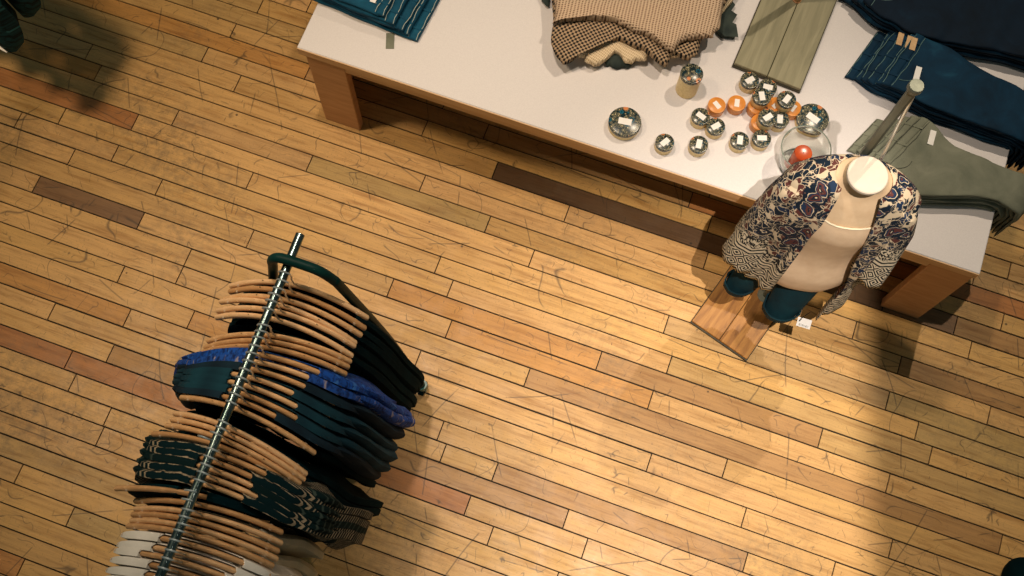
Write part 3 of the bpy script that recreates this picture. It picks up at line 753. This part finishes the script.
# grey trousers
P4 = at(852, 152, TZ)
A4 = 0
lo4 = lut((0, .14, .26, .56), (0, -.10, -.140, -.052)); hi4 = lut((0, .12, .30, .56), (.165, .178, .105, .082))
E4 = (TX1 - P4.x)/cos(rad(A4))
L4 = ['lowest of the grey-olive folded trousers beside the mannequin', 'second grey-olive folded trousers from the table', 'third grey-olive folded trousers from the table', 'third from the top of the grey-olive folded trousers', 'second from the top of the grey-olive folded trousers', 'topmost grey-olive trousers draped over the right edge, with a white tag']
list(jeans_pile(6, (P4.x, P4.y), A4, lambda s: (lo4(s), hi4(s)), E4 + .20, .016, [MT['twill']], MT['seam_grey'], .024, L4, 'trousers', 'grey-olive trousers', 'folded_trousers', edge=E4, tags={5: (.62, .05)}, seed=31, skew=.45))

# sweaters: draped, wavy-edged sheets stacked up
def draped(name, poly, z0, z1, m, label, cat, group, ripple=.008, seed=0, thick=.02, top_noise=.006, freq=9):
    P = [Vector((*p[:2], 0)) for p in poly]; n = len(P)
    c = sum(P, Vector())/n
    out = []
    for i in range(n):
        a, b, c2, d = P[i-1], P[i], P[(i+1) % n], P[(i+2) % n]
        for k in range(9):
            t = k/9
            out.append(.5*((2*b) + (c2-a)*t + (2*a-5*b+4*c2-d)*t*t + (3*b-a-3*c2+d)*t**3))
    N = len(out); rings = []
    def ring(f, z, rip):
        r = []
        for i, p in enumerate(out):
            d = (p - c); wv = sin(i/N*2*PI*freq + 2*nz(i*.2, seed))*rip + rip*nz(i*.35, seed, 3)
            q = c + d*f + d.normalized()*wv
            zz = z(i, q) if callable(z) else z
            r.append((q.x, q.y, zz))
        return r
    wavez = lambda base, amp: (lambda i, q: base + amp*max(0, .5 + .5*sin(i/N*2*PI*freq + 2*nz(i*.2, seed) + 1.0)) )
    tn = lambda base: (lambda i, q: base + top_noise*(nz(q.x*7, q.y*7, seed) + .6*nz(q.x*15, q.y*15, seed)))
    rings.append(ring(.94, z0 + .001, ripple*.4)); rings.append(ring(.99, wavez(z0 + .001, .008), ripple)); rings.append(ring(1.0, wavez(z0 + .005, .008), ripple))
    rings.append(ring(.985, wavez(z0 + (z1-z0)*.45, .006), ripple*.9)); rings.append(ring(.95, tn(z0 + (z1-z0)*.85), ripple*.6)); rings.append(ring(.90, tn(z1 - .001), ripple*.4))
    for f in (.8, .65, .5, .35, .2, .08): rings.append(ring(f, tn(z1), ripple*.2*f))
    o = MB().quadring(rings, True, True, True).build(name, m, None, True, None, 80)
    return tag(o, label, cat, group)
def wp(l, z): return [at(x, y, z) for x, y in l]
GS = 'knits piled on the table'
draped('folded_knit', wp([(600,-60),(590,10),(590,40),(604,62),(612,67),(626,68),(635,62),(640,40),(690,-40)], .62), TZ, TZ+.028, MT['knit_green'], 'dark green knit peeping out at the bottom of the sweater pile', 'sweater', GS, .004, 1)
draped('folded_knit', wp([(575,-60),(556,22),(566,55),(578,54),(586,61),(600,65),(614,54),(628,62),(642,61),(652,55),(690,48),(745,-40)], .65), TZ+.029, TZ+.060, MT['knit_cream'], 'cream ribbed sweater second from the bottom of the knit pile', 'sweater', GS, .008, 2)
draped('folded_knit', wp([(575,-60),(552,25),(563,63),(578,52),(592,44),(618,41),(642,50),(664,66),(676,55),(690,60),(702,40),(735,-40)], .68), TZ+.061, TZ+.094, MT['knit_brown'], 'brown and black basket-patterned sweater in the knit pile', 'sweater', GS, .006, 3)
draped('folded_knit', wp([(572,-70),(553,15),(561,20),(590,19),(620,23),(650,38),(673,50),(684,40),(704,38),(716,33),(722,10),(735,-60)], .72), TZ+.095, TZ+.135, MT['knit_tan'], 'tan open-knit sweater on top of the knit pile', 'sweater', GS, .006, 4)
# dark zigzag-edged garment right of the pile, dark cuff left of it
q = wp([(712,-40),(718,30),(722,34),(736,35),(734,22),(730,20),(735,12),(729,8),(733,2),(728,-4),(734,-12),(730,-40)], .64)
b_ = MB(); b_.quadring([[(p.x, p.y, TZ+.001) for p in q], [(p.x, p.y, TZ+.02) for p in q], [(p.x*.98+.014, p.y*.98+.045, TZ+.026) for p in q]], True, True, True)
tag(b_.build('folded_scarf', MT['knit_green'], None, False), 'dark green zigzag-edged scarf sticking out right of the tan sweater', 'scarf')
c0 = at(548, 6, TZ+.02); d0 = (at(546, 0, TZ+.02) - c0).normalized()
b_ = MB(); b_.tube([c0 + d0*k*.03 + Vector((0, 0, 0)) for k in range(6)], [.006, .017, .019, .019, .02, .02], 14)
tag(b_.build('rolled_cuff', MT['knit_green']), 'small dark rounded cuff at the top edge, left of the sweater pile', 'garment')

# ------------------------------------------------------------------ grey board base with pole (second display stand)
def board_base(c0, c1, c2, z, t, m, root, pole_m):
    """two planks side by side: c0->c1 front edge, c1->c2 side"""
    ex = (c1 - c0); ey = (c2 - c1); W_ = ex.length; L_ = ey.length
    ex.normalize(); ang = math.atan2(ex.y, ex.x); sgn = 1
    bb = MB().box(-.004, W_+.004, -.005, L_+.003, .0, .012, .001).build('base_board', MT['blackedge'], root, False)
    loc = Vector((c0.x, c0.y, z)) - root.location; loc.rotate(Matrix.Rotation(-root.rotation_euler.z, 3, 'Z'))
    bb.location = loc; bb.rotation_euler = (0, 0, ang - root.rotation_euler.z)
    for a, b in ((0, W_*.5 - .0012), (W_*.5 + .0012, W_)):
        MB().box(a, b, 0, L_, .0121, t, .0018).build('plank', m, bb, False)
    return W_, L_
st = thing('display_stand', 'grey-green two-plank board base with a wooden post, on the table behind the tins', 'display stand', (.29, 2.5, TZ))
a, b = at(734, 64, TZ+.02), at(800, 90, TZ+.02)
dr = Vector((-(b-a).y, (b-a).x, 0)).normalized()
W_, L_ = board_base(a, b, b + dr*.50, TZ + .0008, .028, MT['ply_grey'], st, None)
MB().lathe([(.010, .0285), (.017, .0285), (.017, .032), (.014, .034), (.014, .75), (.012, .76)], (0, 0, 0), 18).build('post', MT['oak'], st).location = at(795, 4, TZ) - Vector((.29, 2.5, TZ))

# ------------------------------------------------------------------ tins
def make_tin(r, h, lid, side, label=True, lab=(.030, .017), lid_h=.016):
    t = thing('candle_tin', 'x', 'tin')
    MB().lathe([(r*.93, 0), (r*.97, .002), (r*.97, h - lid_h + .001)], (0,0,0), 32).build('tin_body', side, t)
    ld = MB().lathe([(r*.98, h - lid_h + .0015), (r, h - lid_h + .003), (r, h - .0025), (r*.97, h - .0005), (r*.90, h - .0005), (r*.88, h)], (0,0,0), 32).build('lid', lid, t)
    if label: MB().box(-lab[0]/2, lab[0]/2, -lab[1]/2, lab[1]/2, h + .0002, h + .0010).build('price_label', MT['paper'], t, False)
    return t
PROT = {}
def place_tin(kind, px, py, rot, label, group, z=TZ):
    spec = {'small': (.0355, .046, MT['lid'], MT['gold'], True, (.036, .021)), 'amber': (.034, .040, MT['amber'], MT['amber'], True, (.032, .018)),
            'tall': (.043, .125, MT['lid_big'], MT['gold'], False, (.03, .02)), 'big': (.062, .040, MT['lid_big'], MT['gold'], True, (.05, .026))}[kind]
    if kind in PROT: t = copy_tree(PROT[kind])
    else: t = make_tin(*spec); PROT[kind] = t
    p = at(px, py, z + spec[1]); t.location = (p.x, p.y, z + .0004); t.rotation_euler = (0, 0, rad(rot)); tag(t, label, 'tin', group)
    return t
place_tin('big', 625, 121.5, 8, 'large flat round floral tin lying alone left of the small tins', 'floral tins').name = 'floral_tin'
place_tin('tall', 692, 73.5, 0, 'tall gold tin with a floral lid beside the sweater pile', 'floral tins')
GT = 'small tins with floral lids'
for px, py, rot, lb, dz in ((665,142,60,'small floral tin nearest the large flat tin',0), (699,144,95,'small floral tin below the slanting pair, second from the left of the front row',0), (740,140,100,'small floral tin in the front row with an upright white label',0), (762,138,18,'small floral tin closest to the table\'s front, right of the front row',0),
                         (701,116,-20,'small floral tin left of centre, touching an amber tin',0), (716,126,50,'small floral tin just below and right of the leftmost cluster tin',0), (750,80,50,'small floral tin closest to the grey board',0), (768,87,5,'small floral tin right beneath the grey board\'s edge',0),
                         (762,96,115,'floral tin stacked high on amber tins, upper left of the stack',.046), (787,99,70,'floral tin stacked on an amber tin at the right of the cluster',.046), (768,117,52,'floral tin stacked high at the middle of the cluster',.046), (780,119,102,'small floral tin squeezed beside the stacked ones, upright label',0)):
    place_tin('small', px, py, rot, lb, GT, TZ + dz)
GA = 'amber tins'
for px, py, rot, lb in ((717,105,-35,'amber orange tin at the left, with a slanting label'), (737,103,100,'amber orange tin second from the left, upright label'), (757,106,30,'amber orange tin under the upper left stacked floral tin'),
                        (776,105,60,'amber orange tin between the two stacked floral tins'), (793,108,70,'amber orange tin at the right, partly under a floral tin'), (760,122,60,'amber orange tin lowest of the cluster, half hidden by a floral tin')):
    place_tin('amber', px, py, rot, lb, GA)
place_tin('big', 813, 118, -20, 'large floral tin partly seen through the glass jar', 'floral tins')

# glass jar with an amber candle, beside the mannequin
gj = thing('glass_jar', 'clear glass jar with a wide rim half hidden behind the kimono', 'jar')
p = at(806, 149, TZ + .14); gj.location = (p.x, p.y, TZ + .0005)
MB().lathe([(.0, 0), (.050, 0), (.064, .006), (.076, .035), (.086, .085), (.090, .138), (.0915, .141), (.0905, .143), (.088, .141), (.084, .085), (.074, .036), (.062, .010), (.049, .006), (.0, .006)], (0,0,0), 48, False, False).build('jar_wall', MT['glass'], gj)
for r_, z_, nm in ((.0905, .1445, 'rim'), (.063, .0025, 'foot_ring')):
    MB().tube([(r_*cos(2*PI*k/48), r_*sin(2*PI*k/48), z_) for k in range(49)], .0020, 6, False).build(nm, MT['glass_edge'], gj)
cn = thing('candle', 'amber red candle standing inside the glass jar', 'candle'); cn.location = (p.x, p.y, TZ + .0072)
MB().lathe([(.030, 0), (.033, .003), (.034, .095), (.032, .100), (.024, .0985), (.010, .097)], (0,0,0), 28).build('wax', MT['candle'], cn)
MB().tube([(0,0,.096), (0,.001,.108)], .001, 6).build('wick', MT['black'], cn)

# ------------------------------------------------------------------ mannequin
MX, MY = .600, 1.598; YAW = rad(7)
mq = thing('mannequin', 'headless cream torso mannequin on a steel pole, dressed in a patterned kimono', 'mannequin', (MX, MY, 0), YAW)
a, b = at(692, 321, .024), at(747, 359, .024)
dr = Vector((-(b-a).y, (b-a).x, 0)).normalized()
W_, L_ = board_base(a, b, b + dr*.42, .0006, .026, MT['ply_brown'], mq, None)
def ell(z, wx, dy, yc, n=36, xo=0, pw=1.0):
    return [(xo + wx*math.copysign(abs(cos(2*PI*j/n))**pw, cos(2*PI*j/n)), yc + dy*math.copysign(abs(sin(2*PI*j/n))**pw, sin(2*PI*j/n)), z) for j in range(n)]
TOR = [(.66, .10, .07, 0), (.68, .155, .10, 0), (.74, .170, .112, 0), (.82, .165, .110, -.004), (.92, .150, .102, -.008), (1.0, .146, .100, -.010), (1.08, .150, .102, -.014), (1.16, .158, .106, -.018), (1.22, .166, .102, -.014), (1.28, .176, .090, -.006), (1.33, .178, .078, .002), (1.36, .160, .068, .008), (1.385, .115, .062, .010), (1.405, .076, .058, .006), (1.43, .057, .055, -.010), (1.455, .055, .054, -.020)]
def tor(z, off=0.0):
    for A_, B_ in zip(TOR, TOR[1:]):
        if A_[0] <= z <= B_[0]:
            t = (z - A_[0])/(B_[0] - A_[0]); return [A_[k] + (B_[k] - A_[k])*t + (off if k < 3 else 0) for k in (1, 2, 3)]
zs = []; z = .66
while z < 1.455: zs.append(z); z += .014
MB().quadring([ell(z, *tor(z)) for z in zs + [1.455]], True, True, True).build('torso', MT['cream_jersey'], mq)
MB().lathe([(.057, 1.456), (.060, 1.458), (.060, 1.468), (.057, 1.471)], (-.008, -.026, 0), 36).build('neck_cap', MT['ivory'], mq)
MB().lathe([(.013, .72), (.013, .03), (.035, .029), (.035, .0268)], (.025, .065, 0), 18).build('pole', MT['steel'], mq)
# upright bar and thin rod rising behind the neck to a round finial
bar = MB(); bar.quadring([[(x*.009 - .006 + lean, .088 + .006*y, z) for x, y in ((-1,-1),(1,-1),(1,1),(-1,1))] for z, lean in ((1.30, 0), (1.79, -.0))], True, True, True)
bar.build('upright_bar', MT['steel'], mq, False)
MB().box(.0035, .0105, .083, .094, 1.30, 1.77).build('bar_shade_side', MT['darksteel'], mq, False)  # dark strip standing in for the shaded right side of the bar
MB().tube([(.050, .072, 1.34), (.004, .092, 1.79)], .0055, 12).build('upright_rod', MT['chrome'], mq)
MB().lathe([(.012, 1.775), (.019, 1.78), (.021, 1.785), (.021, 1.80), (.019, 1.804)], (-.002, .09, 0), 24).build('finial', MT['steel'], mq)
MB().box(-.02, .06, .060, .096, 1.325, 1.345, .002).build('bracket', MT['darksteel'], mq, False)

# tank top
tk = thing('tank_top', 'long ivory tank top on the mannequin under the kimono', 'top', (MX, MY, 0), YAW)
NN = 48; rings = []
def toptank(th):
    f = -sin(th)   # 1 at front
    c_ = abs(cos(th))
    z = 1.252 + .050*min(1, (c_/.85))**2 if f > 0 else 1.302
    return z
for k in range(30):
    t = k/29; r = []
    for j in range(NN):
        th = 2*PI*j/NN; zt = toptank(th); zb = .705 + .012*sin(3*th) - .010*(-sin(th))
        z = zb + (zt - zb)*t
        w_, d_, yc = tor(z, .006 + .014*max(0, (1 - abs(z - .80)/.16)) + .003*nz(cos(th)*3, z*6, 3))
        if z < .90: w_ += .014*(.9 - z)/.2; d_ += .022*(.9 - z)/.2
        r.append((w_*cos(th), yc + d_*sin(th), z))
    rings.append(r)
MB().quadring(rings, True).build('tank_body', MT['tank'], tk)
MB().tube([Vector(p) + Vector((0, 0, .001)) for p in rings[-1]] + [Vector(rings[-1][0])], .0032, 6, False).build('neck_binding', MT['binding'], tk)

# denim shorts with rolled cuffs
sh = thing('denim_shorts', 'dark teal denim shorts with rolled cuffs on the mannequin', 'shorts', (MX, MY, 0), YAW)
b_ = MB(); b_.quadring([ell(z, w_, d_, 0) for z, w_, d_ in ((.80, .165, .112), (.74, .172, .116), (.70, .168, .112), (.66, .15, .10), (.64, .11, .08))], True, True, True)
legs = (((-.080, -.015, .74), (-.165, -.085, .50), .078, .050, .50), ((.045, -.025, .74), (.000, -.140, .50), .082, .060, .46))
for (x0, y0, z0), (x1, y1, z1), r0, r1, _ in legs:
    rg = []
    for k in range(9):
        t = k/8; cx = x0 + (x1-x0)*t; cy = y0 + (y1-y0)*t; cz = z0 + (z1-z0)*t; r = r0 + (r1-r0)*t
        rg.append([(cx + r*cos(2*PI*j/24)*(1 + .04*sin(j*2.1)), cy + r*.95*sin(2*PI*j/24), cz + .02*cos(2*PI*j/24)*t) for j in range(24)])
    b_.quadring(rg, True, False, False)
b_.build('shorts_body', MT['denim_teal'], sh)
for (x0, y0, z0), (x1, y1, z1), r0, r1, _ in legs:
    cf = MB(); rg = []
    for dz, e in ((.0, .001), (-.002, .006), (.030, .0075), (.034, .003)):
        rg.append([(x1 + (r1 + e)*cos(2*PI*j/24)*(1 + .04*sin(j*2.1)), y1 + (r1 + e)*.95*sin(2*PI*j/24), z1 + dz + .02*cos(2*PI*j/24)) for j in range(24)])
    cf.quadring(rg, True); cf.build('rolled_cuff', MT['denim_teal'], sh)
    lb = MB(); lb.tube([(x1 + (r1 + .008)*cos(2*PI*j/24)*(1 + .04*sin(j*2.1)), y1 + (r1 + .008)*.95*sin(2*PI*j/24), z1 + .0335 + .02*cos(2*PI*j/24)) for j in range(25)], .0016, 5, False)
    lb.build('cuff_stitching', MT['denim_teal'], sh)

# kimono
km = thing('kimono', 'open navy, cream and maroon floral kimono with diamond border on the mannequin', 'kimono', (MX, MY, 0), YAW)
def lutf(v, tab):
    if v >= tab[0][0]: return tab[0][1]
    for (a_, c_), (b_, d_) in zip(tab, tab[1:]):
        if v >= b_: return c_ + (d_ - c_)*(a_ - v)/(a_ - b_)
    return tab[-1][1]
WL = ((1.41, .085), (1.395, .155), (1.36, .205), (1.30, .218), (1.1, .225), (.9, .235), (.7, .245))
WR = ((1.41, .085), (1.395, .150), (1.36, .198), (1.30, .208), (1.1, .208), (.9, .215), (.7, .235), (.45, .19))
XL = ((1.41, .062), (1.3, .070), (1.2, .080), (.7, .085))
XR = ((1.41, .055), (1.3, .080), (1.2, .098), (1.0, .128), (.7, .140), (.44, .100))
DP = ((1.41, .070), (1.36, .090), (1.28, .122), (1.1, .138), (.7, .155))
def kim_ring(s_):
    r = []; N = 96
    for j in range(N + 1):
        a = j/N
        zn = 1.41 - .70*s_
        wl, wr = lutf(zn, WL), lutf(zn, WR)
        th0 = PI + math.acos(min(.98, lutf(zn, XL)/wl)); th1 = -math.acos(min(.98, lutf(zn, XR)/wr))
        th = th0 + (th1 - th0)*a
        tail = (max(0, cos(th))*max(0, -sin(th))*2)**1.2
        zh = .70 + .02*cos(2*th) - .27*tail
        zt = 1.412 - .008*abs(cos(th))
        p = s_ if s_ < .12 else .12 + (s_ - .12)
        z = zt - (zt - zh)*p
        dd = lutf(zn, DP); k = min(1, max(0, s_ - .06)*3)
        pl = k*(.009*sin(th*13 + 2*s_) + .013*nz(cos(th)*3.1, sin(th)*3.1, s_*2.2) + .006*sin(th*23 + 5*s_))
        w_ = (wl if cos(th) < 0 else wr) + pl
        zdrop = -.045*abs(cos(th))**2*min(1, s_/.10) if s_ < .5 else -.045*abs(cos(th))**2*max(0, 1 - (s_ - .5)*3)
        r.append((w_*cos(th), -.008 + (dd + pl)*sin(th), z + zdrop, th, (1 - s_)*(zt - zh)))
    return r
SS = [0, .006, .012, .020, .03, .042, .055, .07, .085, .10, .12] + [.12 + .88*k/40 for k in range(1, 41)]
rr_ = [kim_ring(v) for v in SS]
b_ = MB(); b_.quadring([[p[:3] for p in r] for r in rr_], False)
b_.uv = []
for r in rr_:
    for p in r: b_.uv.append((p[3]*.19, p[4]))
ob = b_.build('kimono_body', MT['kimono'], km)
sm = ob.modifiers.new('cloth', 'SOLIDIFY'); sm.thickness = .003; sm.offset = 1
for sx, xa, xb, SL in ((-1, .185, .225, .56), (1, .165, .190, .44)):
    rg = []; uv = []; n = 32
    for k in range(25):
        t = k/24
        cx = sx*(xa + (xb - xa)*t**.7); cz = 1.330 - SL*t; cy = -.035 - .035*t
        r1 = .030 + .030*min(1, t*3)**.7; r2 = .045 + .030*t
        for j in range(n):
            q_ = 2*PI*j/n; f_ = 1 + .10*sin(3*q_ + 4*t)*t + .05*sin(7*q_)*t
            rg.append((cx + r1*cos(q_)*f_, cy + r2*sin(q_)*f_, cz - .02*cos(q_)*sx*(1-t) + .012*sin(2*q_)*t))
            uv.append((q_*.085 + sx, (1 - t)*SL + .0))
    s_ = MB(); s_.quadring([rg[i*n:(i+1)*n] for i in range(25)], True, True); s_.uv = uv
    ob = s_.build('kimono_sleeve', MT['kimono'], km); sm = ob.modifiers.new('cloth', 'SOLIDIFY'); sm.thickness = .0025
# swing tag at the right front corner
tp = at(804, 323, .44) - Vector((MX, MY, 0)); tp = Matrix.Rotation(-YAW, 3, 'Z') @ tp
tgm = MB(); tgm.box(tp.x - .026, tp.x + .026, tp.y - .0006, tp.y + .0006, tp.z - .018, tp.z + .018)
# tilted to face up
R_ = Matrix.Translation(tp) @ Matrix.Rotation(rad(-55), 4, 'X') @ Matrix.Rotation(rad(-15), 4, 'Z') @ Matrix.Translation(-tp)
tgo = tgm.build('swing_tag', MT['paper'], km, False, R_)
pr = MB()
for k in range(9):
    xx = tp.x - .017 + .0042*k; pr.box(xx, xx + (.0012 if k % 3 else .0024), tp.y - .0012, tp.y - .0007, tp.z - .014, tp.z - .006)
pr.build('barcode', MT['print'], tgo, False, R_)
MB().tube([tp + Vector((-.02, 0, .012)), tp + Vector((-.015, .01, .04)), tp + Vector((-.0, .02, .075))], .0012, 5).build('tag_string', MT['black'], km)

# ------------------------------------------------------------------ dark thing in the near right corner
bg = thing('fabric_bag', 'black soft bag just showing in the bottom right corner', 'bag')
p = at(1046, 590, .12); bg.location = (p.x, p.y, 0.0005)
rg = []
for k in range(12):
    t = k/11; z = .16*t; s = .10 + .012*sin(t*PI) - .03*t**3
    rg.append([(s*1.25*math.copysign(abs(cos(2*PI*j/32))**.6, cos(2*PI*j/32)), s*math.copysign(abs(sin(2*PI*j/32))**.6, sin(2*PI*j/32)), z) for j in range(32)])
MB().quadring(rg, True, True, True).build('bag_body', MT['black'], bg)
MB().tube([(-.05, 0, .155)] + [(.05*-cos(k/8*PI), 0, .16 + .05*sin(k/8*PI)) for k in range(1, 8)] + [(.05, 0, .155)], .006, 8).build('bag_handle', MT['black'], bg)
